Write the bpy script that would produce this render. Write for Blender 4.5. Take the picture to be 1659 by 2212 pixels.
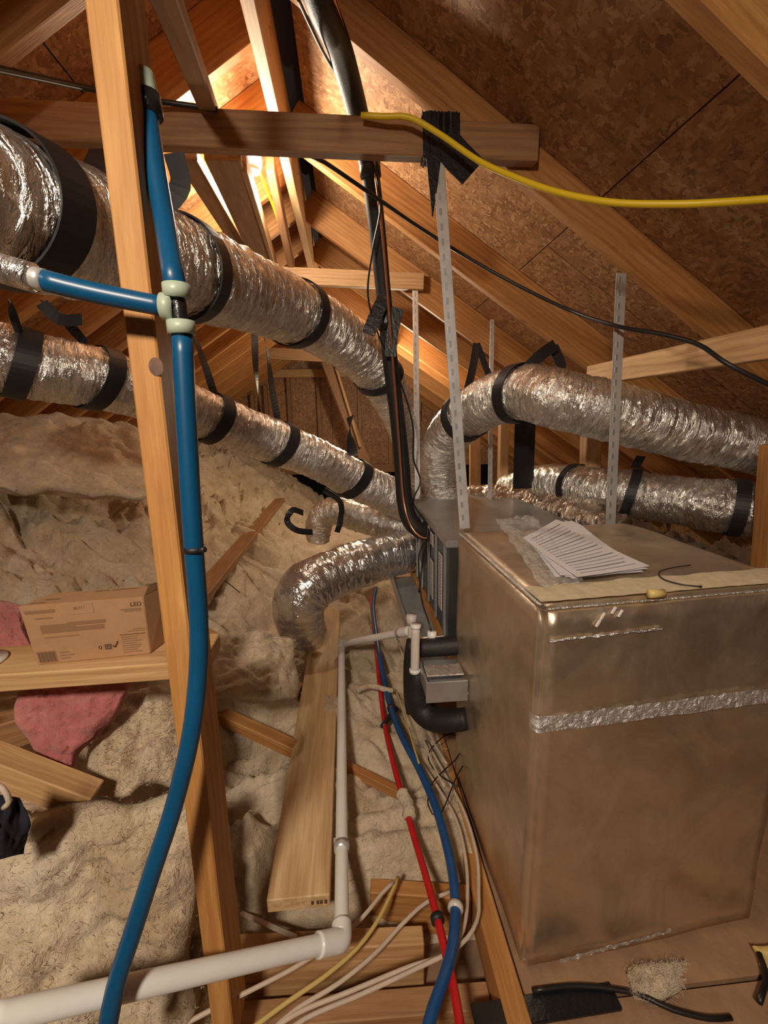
import bpy, bmesh, math, random
import numpy as np
from mathutils import Vector, Matrix, noise, Quaternion
random.seed(7)
S=bpy.context.scene
for o in list(bpy.data.objects): bpy.data.objects.remove(o)

# ---------------------------------------------------------------- camera
F=960.0; CX,CY=829.5,1106.0; CAMZ=1.15
def camera_axes(vx=750.,vy=915.,roll=.018):
    r=Vector(((vx-CX)/F,-(vy-CY)/F,1)); h=r+Vector((1,roll,0))
    up=r.cross(h)
    if up.y<0: up=-up
    up.normalize(); y=r.normalized(); x=up.cross(y)
    if x.x<0: x=-x
    return x,y,up          # world axes written in camera axes (right, up, forward)
AX,AY,AZ=camera_axes()
cd=bpy.data.cameras.new('camera'); cam=bpy.data.objects.new('camera',cd); S.collection.objects.link(cam); S.camera=cam
right=Vector((AX.x,AY.x,AZ.x)); upv=Vector((AX.y,AY.y,AZ.y)); fwd=Vector((AX.z,AY.z,AZ.z))
m=Matrix((right,upv,-fwd)).transposed().to_4x4(); m.translation=Vector((0,0,CAMZ)); cam.matrix_world=m
cd.sensor_fit='VERTICAL'; cd.sensor_height=36; cd.lens=36*F/2212; cd.clip_start=.02; cd.clip_end=60
def ray(px,py):
    c=Vector(((px-CX)/F,-(py-CY)/F,1)); w=Vector((AX.dot(c),AY.dot(c),AZ.dot(c))); return w/w.y
def at(px,py,Y): r=ray(px,py)*Y; return Vector((r.x,r.y,r.z+CAMZ))     # a point Y metres ahead
def atz(px,py,z):
    r=ray(px,py); return at(px,py,(z-CAMZ)/r.z)

# ---------------------------------------------------------------- world, lamps, exposure
w=bpy.data.worlds.new('night'); S.world=w; w.use_nodes=True
w.node_tree.nodes['Background'].inputs[0].default_value=(.25,.22,.2,1); w.node_tree.nodes['Background'].inputs[1].default_value=.005
def lamp(name,loc,power,col,r):
    l=bpy.data.lights.new(name,'POINT'); l.energy=power; l.color=col; l.shadow_soft_size=r
    o=bpy.data.objects.new(name,l); o.location=loc; S.collection.objects.link(o); return o
BULB=at(543,352,2.0)
lamp('bulb_light',BULB,26,(1,.87,.70),.06)
FARBULB=Vector((.34,4.05,1.62))
lamp('far_bulb_light',FARBULB,26,(1,.82,.58),.06)
hl=bpy.data.lights.new('hatch_light','SPOT'); hl.energy=86; hl.color=(1,.84,.66); hl.shadow_soft_size=.10; hl.spot_size=math.radians(112); hl.spot_blend=1
ho=bpy.data.objects.new('hatch_light',hl); S.collection.objects.link(ho); ho.location=(-.45,-.75,1.95)
ho.rotation_euler=(Vector((.15,1.1,.25))-Vector(ho.location)).to_track_quat('-Z','Y').to_euler()
S.view_settings.view_transform='Standard'; S.view_settings.look='None'; S.view_settings.exposure=.75; S.view_settings.gamma=1
S.view_settings.use_curve_mapping=False

# ---------------------------------------------------------------- materials
def newmat(n):
    mt=bpy.data.materials.new(n); mt.use_nodes=True; nt=mt.node_tree; return mt,nt,nt.nodes['Principled BSDF']
def N(nt,t,**k):
    n=nt.nodes.new(t)
    for a,b in k.items(): setattr(n,a,b)
    return n
def L(nt,a,b): nt.links.new(a,b)
def ramp(nt,fac,stops):
    r=N(nt,'ShaderNodeValToRGB'); L(nt,fac,r.inputs[0]); e=r.color_ramp.elements
    while len(e)<len(stops): e.new(.5)
    for i,(p,c) in enumerate(stops): e[i].position=p; e[i].color=(*c,1)
    return r.outputs[0]
def coords(nt,kind='Object',scale=(1,1,1),jitter=True,rot=(0,0,0)):
    tc=N(nt,'ShaderNodeTexCoord'); mp=N(nt,'ShaderNodeMapping'); mp.inputs['Scale'].default_value=scale; mp.inputs['Rotation'].default_value=rot
    L(nt,tc.outputs[kind],mp.inputs[0])
    if jitter:
        oi=N(nt,'ShaderNodeObjectInfo'); mu=N(nt,'ShaderNodeMath',operation='MULTIPLY'); mu.inputs[1].default_value=37.
        L(nt,oi.outputs['Random'],mu.inputs[0]); L(nt,mu.outputs[0],mp.inputs['Location'])
    return mp.outputs[0]
def noi(nt,v,scale,detail=4,rough=.6,dist=0):
    n=N(nt,'ShaderNodeTexNoise'); n.inputs['Scale'].default_value=scale; n.inputs['Detail'].default_value=detail; n.inputs['Roughness'].default_value=rough
    n.inputs['Distortion'].default_value=dist; L(nt,v,n.inputs['Vector']); return n.outputs['Fac']
def mixc(nt,f,a,b,mode='MIX'):
    x=N(nt,'ShaderNodeMix',data_type='RGBA',blend_type=mode)
    for s,v in ((x.inputs[0],f),(x.inputs[6],a),(x.inputs[7],b)):
        if hasattr(v,'is_output') or isinstance(v,bpy.types.NodeSocket): L(nt,v,s)
        elif isinstance(v,(int,float)): s.default_value=v
        else: s.default_value=(*v,1)
    return x.outputs[2]
def bump(nt,bs,h,st,dist=.01):
    b=N(nt,'ShaderNodeBump'); b.inputs['Strength'].default_value=st; b.inputs['Distance'].default_value=dist; L(nt,h,b.inputs['Height'])
    p=bs.inputs['Normal']
    if p.is_linked: L(nt,p.links[0].from_socket,b.inputs['Normal'])
    L(nt,b.outputs[0],p)
def wood(name,c0,c1,c2,knots=True):
    mt,nt,bs=newmat(name)
    v=coords(nt,scale=(1.1,14,14)); n1=noi(nt,v,3.0,5,.6,1.2)
    v2=coords(nt,scale=(2.5,90,90)); n2=noi(nt,v2,3.,3,.7)
    wv=N(nt,'ShaderNodeTexWave',wave_type='BANDS',bands_direction='Z'); wv.inputs['Scale'].default_value=9; wv.inputs['Distortion'].default_value=7; wv.inputs['Detail'].default_value=2; wv.inputs['Detail Scale'].default_value=.7
    L(nt,coords(nt,scale=(.35,1.6,1.6)),wv.inputs['Vector'])
    c=ramp(nt,n1,[(.25,c0),(.5,c1),(.75,c2)])
    c=mixc(nt,.35,c,ramp(nt,wv.outputs['Fac'],[(.1,(.62,.5,.42)),(.6,(1,1,1))]),'MULTIPLY')
    c=mixc(nt,.5,c,ramp(nt,n2,[(.3,(.7,.62,.55)),(.6,(1,1,1))]),'MULTIPLY')
    if knots:
        vo=N(nt,'ShaderNodeTexVoronoi'); vo.inputs['Scale'].default_value=2.1; L(nt,coords(nt,scale=(1,1.6,1.6)),vo.inputs['Vector'])
        k=ramp(nt,vo.outputs['Distance'],[(.035,(.28,.15,.09)),(.06,(.55,.38,.25)),(.1,(1,1,1))]); c=mixc(nt,.9,c,k,'MULTIPLY')
    oi=N(nt,'ShaderNodeObjectInfo'); rr=ramp(nt,oi.outputs['Random'],[(0,(.86,.80,.76)),(1,(1.0,1.0,1.0))]); c=mixc(nt,1.,c,rr,'MULTIPLY')
    L(nt,c,bs.inputs['Base Color']); bs.inputs['Roughness'].default_value=.62; bump(nt,bs,n2,.25,.003); bump(nt,bs,n1,.2,.004)
    return mt
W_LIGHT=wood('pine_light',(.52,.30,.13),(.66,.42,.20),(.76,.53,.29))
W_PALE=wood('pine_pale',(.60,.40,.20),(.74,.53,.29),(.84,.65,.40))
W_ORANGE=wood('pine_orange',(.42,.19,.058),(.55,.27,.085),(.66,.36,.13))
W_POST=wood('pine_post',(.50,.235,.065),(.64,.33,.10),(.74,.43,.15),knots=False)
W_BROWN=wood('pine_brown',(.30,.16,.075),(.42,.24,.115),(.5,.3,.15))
def osb():
    mt,nt,bs=newmat('osb')
    base=coords(nt,scale=(1,1,1))
    def flakes(sc,rz,seed):
        mp=N(nt,'ShaderNodeMapping'); mp.inputs['Rotation'].default_value=(0,0,rz); mp.inputs['Scale'].default_value=sc; mp.inputs['Location'].default_value=(seed,seed*2,0)
        wn=N(nt,'ShaderNodeTexNoise'); wn.inputs['Scale'].default_value=7; L(nt,base,wn.inputs['Vector'])
        ad=N(nt,'ShaderNodeMix',data_type='VECTOR'); ad.inputs[0].default_value=.06; L(nt,base,ad.inputs[4]); L(nt,wn.outputs['Color'],ad.inputs[5])
        L(nt,ad.outputs[1],mp.inputs[0]); vo=N(nt,'ShaderNodeTexVoronoi'); vo.inputs['Scale'].default_value=1; L(nt,mp.outputs[0],vo.inputs['Vector']); return vo.outputs['Color'],vo.outputs['Distance']
    a,da=flakes((22,85,30),.35,3); b,db=flakes((80,24,30),.2,9); c,dc=flakes((36,62,30),-.7,17)
    bw=N(nt,'ShaderNodeRGBToBW'); L(nt,a,bw.inputs[0]); bw2=N(nt,'ShaderNodeRGBToBW'); L(nt,b,bw2.inputs[0]); bw3=N(nt,'ShaderNodeRGBToBW'); L(nt,c,bw3.inputs[0])
    sel=ramp(nt,noi(nt,base,30,2),[(.45,(0,0,0)),(.5,(1,1,1))]); sel2=ramp(nt,noi(nt,base,42,2),[(.5,(0,0,0)),(.54,(1,1,1))])
    mx=mixc(nt,sel,bw.outputs[0],bw2.outputs[0]); mx=mixc(nt,sel2,mx,bw3.outputs[0])
    col=ramp(nt,mx,[(.15,(.27,.13,.055)),(.38,(.38,.195,.085)),(.62,(.46,.25,.115)),(.88,(.60,.37,.19))])
    col=mixc(nt,.6,col,ramp(nt,noi(nt,base,4,3),[(.3,(.72,.66,.62)),(.7,(1,1,1))]),'MULTIPLY')
    L(nt,col,bs.inputs['Base Color']); bs.inputs['Roughness'].default_value=.6; bump(nt,bs,mx,.5,.004); return mt
OSB=osb()
def plain(name,col,rough=.6,metal=0,var=.0,sc=20,bst=0,bsc=60,spec=.5):
    mt,nt,bs=newmat(name); bs.inputs['Roughness'].default_value=rough; bs.inputs['Metallic'].default_value=metal; bs.inputs['Specular IOR Level'].default_value=spec
    if var:
        v=coords(nt); n=noi(nt,v,sc,4); c=ramp(nt,n,[(.3,tuple(x*(1-var) for x in col)),(.7,tuple(min(1,x*(1+var)) for x in col))]); L(nt,c,bs.inputs['Base Color'])
    else: bs.inputs['Base Color'].default_value=(*col,1)
    if bst: bump(nt,bs,noi(nt,coords(nt),bsc,4),bst,.004)
    return mt
def foil(name,kind,scale,col=(.80,.77,.74),rough=.2,st=1.0,dist=.02,fine=1.0):
    mt,nt,bs=newmat(name); bs.inputs['Metallic'].default_value=.9; bs.inputs['Base Color'].default_value=(*col,1)
    v=coords(nt,kind,scale); n=noi(nt,v,1,5,.62,.8)
    vo=N(nt,'ShaderNodeTexVoronoi',feature='DISTANCE_TO_EDGE'); vo.inputs['Scale'].default_value=1.6; L(nt,v,vo.inputs['Vector'])
    v2=coords(nt,kind,tuple(x*3.1 for x in scale)); n2=noi(nt,v2,1,3,.6,.3)
    L(nt,ramp(nt,n2,[(.2,(rough*.7,)*3),(.8,(rough*1.5,)*3)]),bs.inputs['Roughness'])
    bump(nt,bs,n2,.5*fine,dist*.3); bump(nt,bs,vo.outputs['Distance'],.35*st,dist*.6); bump(nt,bs,n,st,dist)
    L(nt,ramp(nt,n,[(.3,tuple(c*.72 for c in col)),(.6,col)]),bs.inputs['Base Color'])
    return mt
DUCT=foil('duct_foil','UV',(48,11,1),col=(.91,.89,.86),rough=.24,st=1.0,dist=.020)
DUCTG=foil('duct_foil_smooth','UV',(26,8,1),col=(.88,.88,.89),rough=.16,st=.7,dist=.02,fine=.6)
DUCTB=foil('duct_foil_wrinkled','UV',(34,9,1),col=(.72,.60,.50),rough=.2,st=1.0,dist=.03)
BOARD=foil('duct_board_foil','Object',(5,5,5),col=(.82,.69,.53),rough=.36,st=.16,dist=.03,fine=.12)
TAPE=foil('foil_tape','Object',(70,40,70),col=(1,1,1),rough=.42,st=.9,dist=.008)
GALV=plain('galvanized_steel',(.50,.53,.55),.38,.7,.15,9,.1,30)
DARKST=plain('dark_painted_steel',(.10,.11,.115),.35,.7,.2,8)
STRAPM=plain('galvanized_angle',(.70,.71,.72),.35,.55,.15,12,.15,40)
BLACK=plain('black_web_strap',(.016,.015,.017),.5,0,0)
BLACKS=plain('black_plastic_sheet',(.012,.012,.014),.32,0,0,20,.6,60)
RUBBER=plain('black_foam_rubber',(.014,.013,.014),.55,0,0,20,.3,200)
PVC=plain('white_pvc',(.84,.84,.82),.28,0,.05,10)
PVCG=plain('grey_white_pvc',(.66,.61,.57),.35,0,.05,10)
BLUE=plain('blue_pex',(.003,.075,.185),.36,0,.12,6)
BLUE2=plain('blue_pex_small',(.01,.075,.24),.35,0,.15,30)
RED=plain('red_pex',(.50,.012,.016),.33,0,.1,30)
COUP=plain('pale_green_coupling',(.42,.50,.40),.4,0,.1,30)
YEL=plain('yellow_cord',(.78,.55,.015),.4)
YELD=plain('yellow_cable',(.62,.46,.16),.45)
WCAB=plain('white_cable',(.60,.50,.40),.5,0,.1,20)
BCAB=plain('black_cable',(.015,.013,.012),.4)
COPPER=plain('copper_tube',(.62,.28,.16),.3,.9)
CARD=plain('cardboard',(.42,.24,.125),.75,0,.06,40,.1,120)
CARDIN=plain('cardboard_inside',(.16,.08,.04),.85)
INK=plain('print_ink',(.12,.065,.035),.8)
INKF=plain('faint_print_ink',(.27,.145,.075),.8)
PAPER=plain('paper',(.74,.71,.74),.6,0,.03,30)
PINK=None
MASTIC=plain('cream_mastic',(.60,.50,.34),.75,0,.12,60,.3,140)
DUST=plain('dark_fabric',(.01,.01,.02),.9)
WHITE=plain('white_glaze',(.8,.78,.75),.3)
DRY=plain('drywall_back',(.30,.19,.12),.85,0,.2,8)
KNOT=plain('knot_brown',(.13,.055,.028),.5,0,.4,60)
SUBF=plain('subfloor_board',(.33,.195,.11),.85,0,.18,14,.5,50)
def fibre(name,stops):
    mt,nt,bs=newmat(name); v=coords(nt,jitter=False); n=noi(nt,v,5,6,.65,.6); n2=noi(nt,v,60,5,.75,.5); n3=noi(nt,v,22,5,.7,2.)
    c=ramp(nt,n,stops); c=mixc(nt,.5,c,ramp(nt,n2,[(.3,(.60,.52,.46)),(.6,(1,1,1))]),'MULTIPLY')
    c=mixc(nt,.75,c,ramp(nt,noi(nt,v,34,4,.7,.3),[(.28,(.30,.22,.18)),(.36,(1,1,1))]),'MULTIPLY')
    c=mixc(nt,.8,c,ramp(nt,noi(nt,v,9,5,.8,.3),[(.24,(.42,.32,.26)),(.36,(1,1,1))]),'MULTIPLY')  # dark patches paint crevice shade into the fibre colour, besides dirt specks
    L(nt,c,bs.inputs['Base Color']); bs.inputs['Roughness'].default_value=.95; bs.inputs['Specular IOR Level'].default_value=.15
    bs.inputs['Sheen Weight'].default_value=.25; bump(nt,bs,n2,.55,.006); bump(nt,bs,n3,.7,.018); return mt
FIBRE=fibre('fiberglass',[(.3,(.55,.42,.27)),(.5,(.70,.58,.42)),(.7,(.80,.70,.55))])
SHADED=fibre('shaded_fiberglass',[(.3,(.16,.09,.05)),(.5,(.24,.15,.09)),(.7,(.33,.22,.14))])  # same fibre darkened: shade behind the foil box put into its colour
PINK=fibre('pink_fiberglass',[(.3,(.42,.12,.12)),(.5,(.55,.19,.18)),(.7,(.66,.30,.27))])
mt,nt,bs=newmat('bulb_glow'); bs.inputs['Emission Color'].default_value=(1,.9,.75,1); bs.inputs['Emission Strength'].default_value=18; bs.inputs['Base Color'].default_value=(1,1,1,1); GLOW=mt
mt,nt,bs=newmat('clear_plastic'); bs.inputs['Roughness'].default_value=.12; bs.inputs['Base Color'].default_value=(.9,.9,.9,1); bs.inputs['Alpha'].default_value=.28
bump(nt,bs,noi(nt,coords(nt),55,4),1,.01); PLASTIC=mt

# ---------------------------------------------------------------- mesh helpers
def tag(o,label=None,cat=None,group=None,kind=None):
    for k,v in (('label',label),('category',cat),('group',group),('kind',kind)):
        if v: o[k]=v
    return o
def link(name,me,mat,parent=None):
    o=bpy.data.objects.new(name,me); S.collection.objects.link(o)
    if mat and not me.materials: me.materials.append(mat)
    if parent is not None:
        o.parent=parent; bpy.context.view_layer.update() if False else None
        o.matrix_parent_inverse=parent.matrix_basis.inverted()
    return o
def empty(name,loc=(0,0,0)):
    o=bpy.data.objects.new(name,None); o.location=loc; o.empty_display_size=.05; S.collection.objects.link(o); return o
def pyd(name,vs,fs,mat,parent=None,smooth=True,uv=None):
    me=bpy.data.meshes.new(name); me.from_pydata([tuple(v) for v in vs],[],fs); 
    if smooth: me.polygons.foreach_set('use_smooth',[True]*len(me.polygons))
    if uv is not None:
        l=me.uv_layers.new(name='uv'); idx=np.zeros(len(me.loops),dtype=np.int32); me.loops.foreach_get('vertex_index',idx)
        l.data.foreach_set('uv',np.array(uv,dtype=np.float32)[idx].ravel())
    me.update(); return link(name,me,mat,parent)
def boxmesh(name,sx,sy,sz,bev=.002):
    bm=bmesh.new(); bmesh.ops.create_cube(bm,size=1)
    for v in bm.verts: v.co=Vector((v.co.x*sx,v.co.y*sy,v.co.z*sz))
    if bev: bmesh.ops.bevel(bm,geom=bm.edges[:],offset=bev,segments=1,affect='EDGES')
    me=bpy.data.meshes.new(name); bm.to_mesh(me); bm.free(); return me
def box(name,c,s,mat,parent=None,bev=.002,rz=0,label=None,cat=None,**k):
    o=link(name,boxmesh(name,*s,bev),mat); mw=Matrix.Translation(c)@Matrix.Rotation(rz,4,'Z')
    o.matrix_basis=mw
    if parent is not None: o.parent=parent; o.matrix_parent_inverse=parent.matrix_basis.inverted()
    return tag(o,label,cat,**k)
def lumber(name,p0,p1,w,h,mat,parent=None,up=Vector((0,0,1)),bev=.0025,label=None,cat=None,**k):
    p0,p1=Vector(p0),Vector(p1); x=(p1-p0); ln=x.length; x.normalize(); y=up.cross(x).normalized(); z=x.cross(y)
    o=link(name,boxmesh(name,ln,w,h,bev),mat); M=Matrix((x,y,z)).transposed().to_4x4(); M.translation=(p0+p1)/2; o.matrix_basis=M
    if parent is not None: o.parent=parent; o.matrix_parent_inverse=parent.matrix_basis.inverted()
    return tag(o,label,cat,**k)
def spline(pts,step):
    P=[Vector(p[:3]) for p in pts]; R=[p[3] if len(p)>3 else 1 for p in pts]
    P=[P[0]*2-P[1]]+P+[P[-1]*2-P[-2]]; R=[R[0]]+R+[R[-1]]; out=[];ro=[]
    for i in range(1,len(P)-2):
        a,b,c,d=P[i-1],P[i],P[i+1],P[i+2]; n=max(2,int((c-b).length/step))
        for k in range(n):
            t=k/n; t2=t*t;t3=t2*t
            out.append(.5*((2*b)+(c-a)*t+(2*a-5*b+4*c-d)*t2+(3*b-a-3*c+d)*t3)); ro.append(R[i]+(R[i+1]-R[i])*t)
    out.append(P[-2]); ro.append(R[-2]); return out,ro
def frames(P):
    T=[]
    for i in range(len(P)):
        a=P[max(0,i-1)];b=P[min(len(P)-1,i+1)]; T.append((b-a).normalized())
    u=Vector((0,0,1)) if abs(T[0].z)<.9 else Vector((1,0,0)); u=(u-T[0]*u.dot(T[0])).normalized(); out=[]
    for t in T:
        u=(u-t*u.dot(t)).normalized(); out.append((t,u,t.cross(u)))
    return out
def sweep(P,R,seg,disp=None,caps=True):
    fr=frames(P); vs=[];uv=[];fs=[]; s=0
    for i,(p,r) in enumerate(zip(P,R)):
        if i: s+=(p-P[i-1]).length
        t,u,v=fr[i]
        for k in range(seg):
            a=2*math.pi*k/seg; rr=r+(disp(s,a,r) if disp else 0)
            vs.append(p+(u*math.cos(a)+v*math.sin(a))*rr); uv.append((s,abs(a-math.pi)*r))
    n=len(P)
    for i in range(n-1):
        for k in range(seg):
            k2=(k+1)%seg; fs.append((i*seg+k,(i+1)*seg+k,(i+1)*seg+k2,i*seg+k2))
    if caps:
        fs.append(tuple(range(seg-1,-1,-1))[::-1]); fs.append(tuple((n-1)*seg+k for k in range(seg))[::-1])
    return vs,fs,uv
def tube(name,pts,r,mat,parent=None,seg=10,step=.02,disp=None,label=None,cat=None,**k):
    P,R=spline(pts,step); R=[x*r for x in R]; vs,fs,uv=sweep(P,R,seg,disp)
    return tag(pyd(name,vs,fs,mat,parent,True,uv),label,cat,**k)
def A(*l): return [(*at(*p[:3]),*p[3:]) for p in l]
class Duct:
    def __init__(s,name,pts,label,r=1.0,mat=DUCT,seed=0,amp=1.0,seg=80,group=None):
        s.P,s.R=spline(A(*pts),.0062); s.sd=seed; s.R=[x*r for x in s.R]
        def disp(t,a,rr):
            q=Vector((t*20+seed,math.cos(a)*2.2,math.sin(a)*2.2)); q2=Vector((t*62+seed*3,math.cos(a)*3.6,math.sin(a)*3.6)); q3=Vector((t*5+seed,math.cos(a),math.sin(a)+4))
            rib=math.sin(t*2*math.pi/.034+noise.noise(q)*2.5)
            return rr*amp*(.05*noise.noise(q)-.06*abs(noise.noise(q2))+.05*noise.noise(q3)+.012*rib+.012)
        vs,fs,uv=sweep(s.P,s.R,seg,disp); s.o=tag(pyd(name,vs,fs,mat,None,True,uv),label,'duct',group)
    def near(s,px,py):
        best=None
        for i,p in enumerate(s.P):
            d=Vector((p.x,p.y,p.z-CAMZ)); c=Vector((right.dot(d),upv.dot(d),fwd.dot(d)))
            if c.z<=0.05: continue
            x=CX+F*c.x/c.z; y=CY-F*c.y/c.z; e=(x-px)**2+(y-py)**2
            if best is None or e<best[0]: best=(e,i)
        return best[1]
    def ring(s,px,py,w,label,tails=(),tilt=0,mat=BLACK,group=None):
        i=s.near(px,py); p=s.P[i]; t,u,v=frames(s.P)[i]; r=s.R[i]*1.055; e=empty('hanger_strap',p); tag(e,label,'strap',group)
        vs=[];fs=[];sg=48
        for k in range(sg):
            a=2*math.pi*k/sg; d=u*math.cos(a)+v*math.sin(a); sh=t*(math.sin(a+.8)*tilt)
            for (off,rr) in ((-w/2,r),(w/2,r),(w/2,r+.004),(-w/2,r+.004)): vs.append(p+d*rr+t*off+sh)
        for k in range(sg):
            k2=(k+1)%sg
            for j in range(4): fs.append((k*4+j,k*4+(j+1)%4,k2*4+(j+1)%4,k2*4+j))
        pyd('loop',vs,fs,mat,e,False)
        for tl in tails: ribbon('tail',[Vector(q) for q in tl[0]],tl[1],mat,e,tl[2] if len(tl)>2 else None)
        return e
def ribbon(name,pts,w,mat,parent=None,side=None,label=None,cat=None,taper=None,step=.015,thick=.0025,group=None):
    P,_=spline(pts,step); vs=[];fs=[]; n=len(P)
    for i,p in enumerate(P):
        t=(P[min(n-1,i+1)]-P[max(0,i-1)]).normalized(); f=i/(n-1)
        sd=Vector(side(f)) if callable(side) else (Vector(side) if side is not None else Vector((1,0,0)))
        sd=(sd-t*sd.dot(t)).normalized(); nn=t.cross(sd); ww=w*(taper(f) if taper else 1)/2
        for a,b in ((-1,-1),(1,-1),(1,1),(-1,1)): vs.append(p+sd*a*ww+nn*b*thick/2)
    for i in range(n-1):
        for j in range(4): fs.append((i*4+j,i*4+(j+1)%4,(i+1)*4+(j+1)%4,(i+1)*4+j))
    fs+= [(0,1,2,3),((n-1)*4+3,(n-1)*4+2,(n-1)*4+1,(n-1)*4)]
    return tag(pyd(name,vs,fs,mat,parent,False),label,cat,group)
def hexa(name,c8,mat,parent=None,bev=.004,sub=0,amp=0,seed=0,label=None,cat=None,**k):
    bm=bmesh.new(); v=[bm.verts.new(Vector(c)) for c in c8]
    for f in ((3,2,1,0),(4,5,6,7),(0,1,5,4),(1,2,6,5),(2,3,7,6),(3,0,4,7)): bm.faces.new([v[i] for i in f])
    if bev: bmesh.ops.bevel(bm,geom=bm.edges[:],offset=bev,segments=3,affect='EDGES')
    if sub:
        bmesh.ops.subdivide_edges(bm,edges=[e for e in bm.edges if e.calc_length()>.1],cuts=sub,use_grid_fill=True); bm.normal_update()
        for q in bm.verts:
            n=noise.noise(q.co*3.1+Vector((seed,0,0)))*amp+noise.noise(q.co*9+Vector((0,seed,0)))*amp*.35; q.co+=q.normal*n
    me=bpy.data.meshes.new(name); bmesh.ops.recalc_face_normals(bm,faces=bm.faces[:]); bm.to_mesh(me); bm.free()
    if sub: me.polygons.foreach_set('use_smooth',[True]*len(me.polygons))
    return tag(link(name,me,mat,parent),label,cat,**k)
def textmesh(name,txt,size,M,mat,parent,thick=.0004):
    c=bpy.data.curves.new(name,'FONT'); c.body=txt; c.size=size; c.extrude=thick; t=bpy.data.objects.new('t',c); S.collection.objects.link(t)
    dg=bpy.context.evaluated_depsgraph_get(); me=bpy.data.meshes.new_from_object(t.evaluated_get(dg)); bpy.data.objects.remove(t)
    o=link(name,me,mat); o.data.materials.clear(); o.data.materials.append(mat); o.matrix_basis=M; o.parent=parent; o.matrix_parent_inverse=parent.matrix_basis.inverted(); return o

# ---------------------------------------------------------------- roof (structure)
MR=.667
HR,HL,DROP=CAMZ+1.006,CAMZ+1.311,.19     # underside lines: z=HR-MR*x (right), z=HL+MR*x (left)
GABLE=6.7
ceiling=empty('ceiling'); ceiling['kind']='structure'
def zr(x): return HR-MR*x
def zl(x): return HL+MR*x
NU=Vector((0,0,1))
for i,y in enumerate([-1.3,-.6,.1,.80,1.48,2.14,2.85,3.50,4.20,4.53,5.3,6.0,6.6]):
    d=.105 if i==4 else .158; off=DROP-d/2*1.202
    lumber('rafter',(-.196,y,zr(-.196)+off),(3.2,y,zr(3.2)+off),.038,d,W_ORANGE,ceiling)
for y in [-1.2,-.8,-.4,0.03,.44,.84,1.25,1.65,2.05,2.46,2.85,3.3,3.7,4.08,4.53,4.98,5.49,5.9,6.3]:
    lumber('rafter',(-.236,y,zl(-.236)+.095),(-3.0,y,zl(-3.0)+.095),.038,.158,W_ORANGE,ceiling)
lumber('ridge_board',(-.216,-1.6,CAMZ+1.18),(-.216,GABLE,CAMZ+1.18),.038,.26,W_LIGHT,ceiling)
slope=math.atan(MR); cs=math.cos(slope)
def roofpanel(side,d0,d1,y0,y1):
    x=(d0+d1)/2*cs; 
    if side>0: X=-.13+x; c=Vector((X,(y0+y1)/2,zr(X)+DROP+.008)); rot=slope
    else: X=-.25-x; c=Vector((X,(y0+y1)/2,zl(X)+DROP+.008)); rot=-slope
    o=link('roof_panel',boxmesh('roof_panel',d1-d0-.004,y1-y0-.004,.012,.0005),OSB); o.matrix_basis=Matrix.Translation(c)@Matrix.Rotation(rot,4,'Y')
    o.parent=ceiling
for k,(d0,d1) in enumerate([(0,1.12),(1.12,2.34),(2.34,3.56),(3.56,4.4)]):
    ys=[-1.6,.62,3.06,5.5,6.75] if k%2==0 else [-1.6,1.84,4.28,6.75]
    for a,b in zip(ys,ys[1:]): roofpanel(1,d0,d1,a,b)
for k,(d0,d1) in enumerate([(0,.62),(.62,1.84),(1.84,3.06),(3.06,3.9)]):
    ys=[-1.6,1.05,3.49,5.93,6.75] if k%2==0 else [-1.6,2.25,4.7,6.75]
    for a,b in zip(ys,ys[1:]): roofpanel(-1,d0,d1,a,b)
box('ridge_cap',(-.2,2.55,CAMZ+1.36),(.4,8.3,.02),DUST,ceiling)
# gable wall
wb=empty('wall_back',(0,GABLE,0)); wb['kind']='structure'
apex=-.22; zt=zr(apex)+.18
def gz(x): return min(zr(x),zl(x))+.18
xs=[-2.6,-1.4,-.22,1.0,2.2,3.3]
for a,b in zip(xs,xs[1:]):
    a2,b2=a+.002,b-.002; za,zb=gz(a),gz(b); zb0=.50 if a>-1.5 and b<2.3 else 0
    if za<=zb0+.05 or zb<=zb0+.05: za=max(za,zb0+.06); zb=max(zb,zb0+.06)
    vs=[(a2,GABLE,zb0),(b2,GABLE,zb0),(b2,GABLE,zb),(a2,GABLE,za)]; vs+=[(x,GABLE+.012,z) for x,_,z in vs]
    pyd('wall_panel',vs,[(0,1,2,3),(7,6,5,4),(0,4,5,1),(2,6,7,3),(1,5,6,2),(0,3,7,4)],OSB,wb,False)
for px in (520,548,577,627,690,777,842,905,965):
    x=ray(px,900).x*(GABLE-.05); z1=min(gz(x)-.18,at(690,812,GABLE-.1).z) 
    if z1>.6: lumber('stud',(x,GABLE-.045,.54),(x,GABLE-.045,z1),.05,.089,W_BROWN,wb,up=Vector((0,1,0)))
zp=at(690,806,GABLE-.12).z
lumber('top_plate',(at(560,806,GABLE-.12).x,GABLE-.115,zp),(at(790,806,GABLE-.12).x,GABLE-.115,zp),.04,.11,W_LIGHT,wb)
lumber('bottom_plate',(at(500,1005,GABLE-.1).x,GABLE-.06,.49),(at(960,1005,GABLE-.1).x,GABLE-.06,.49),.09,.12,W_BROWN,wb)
wf=box('wall_front',(.2,-1.62,1.1),(7,.02,3.2),OSB,kind='structure')
box('wall_right',(3.28,2.55,.25),(.02,8.4,.9),OSB,kind='structure')
box('wall_left',(-2.75,2.55,.3),(.02,8.4,1.0),OSB,kind='structure')
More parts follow.
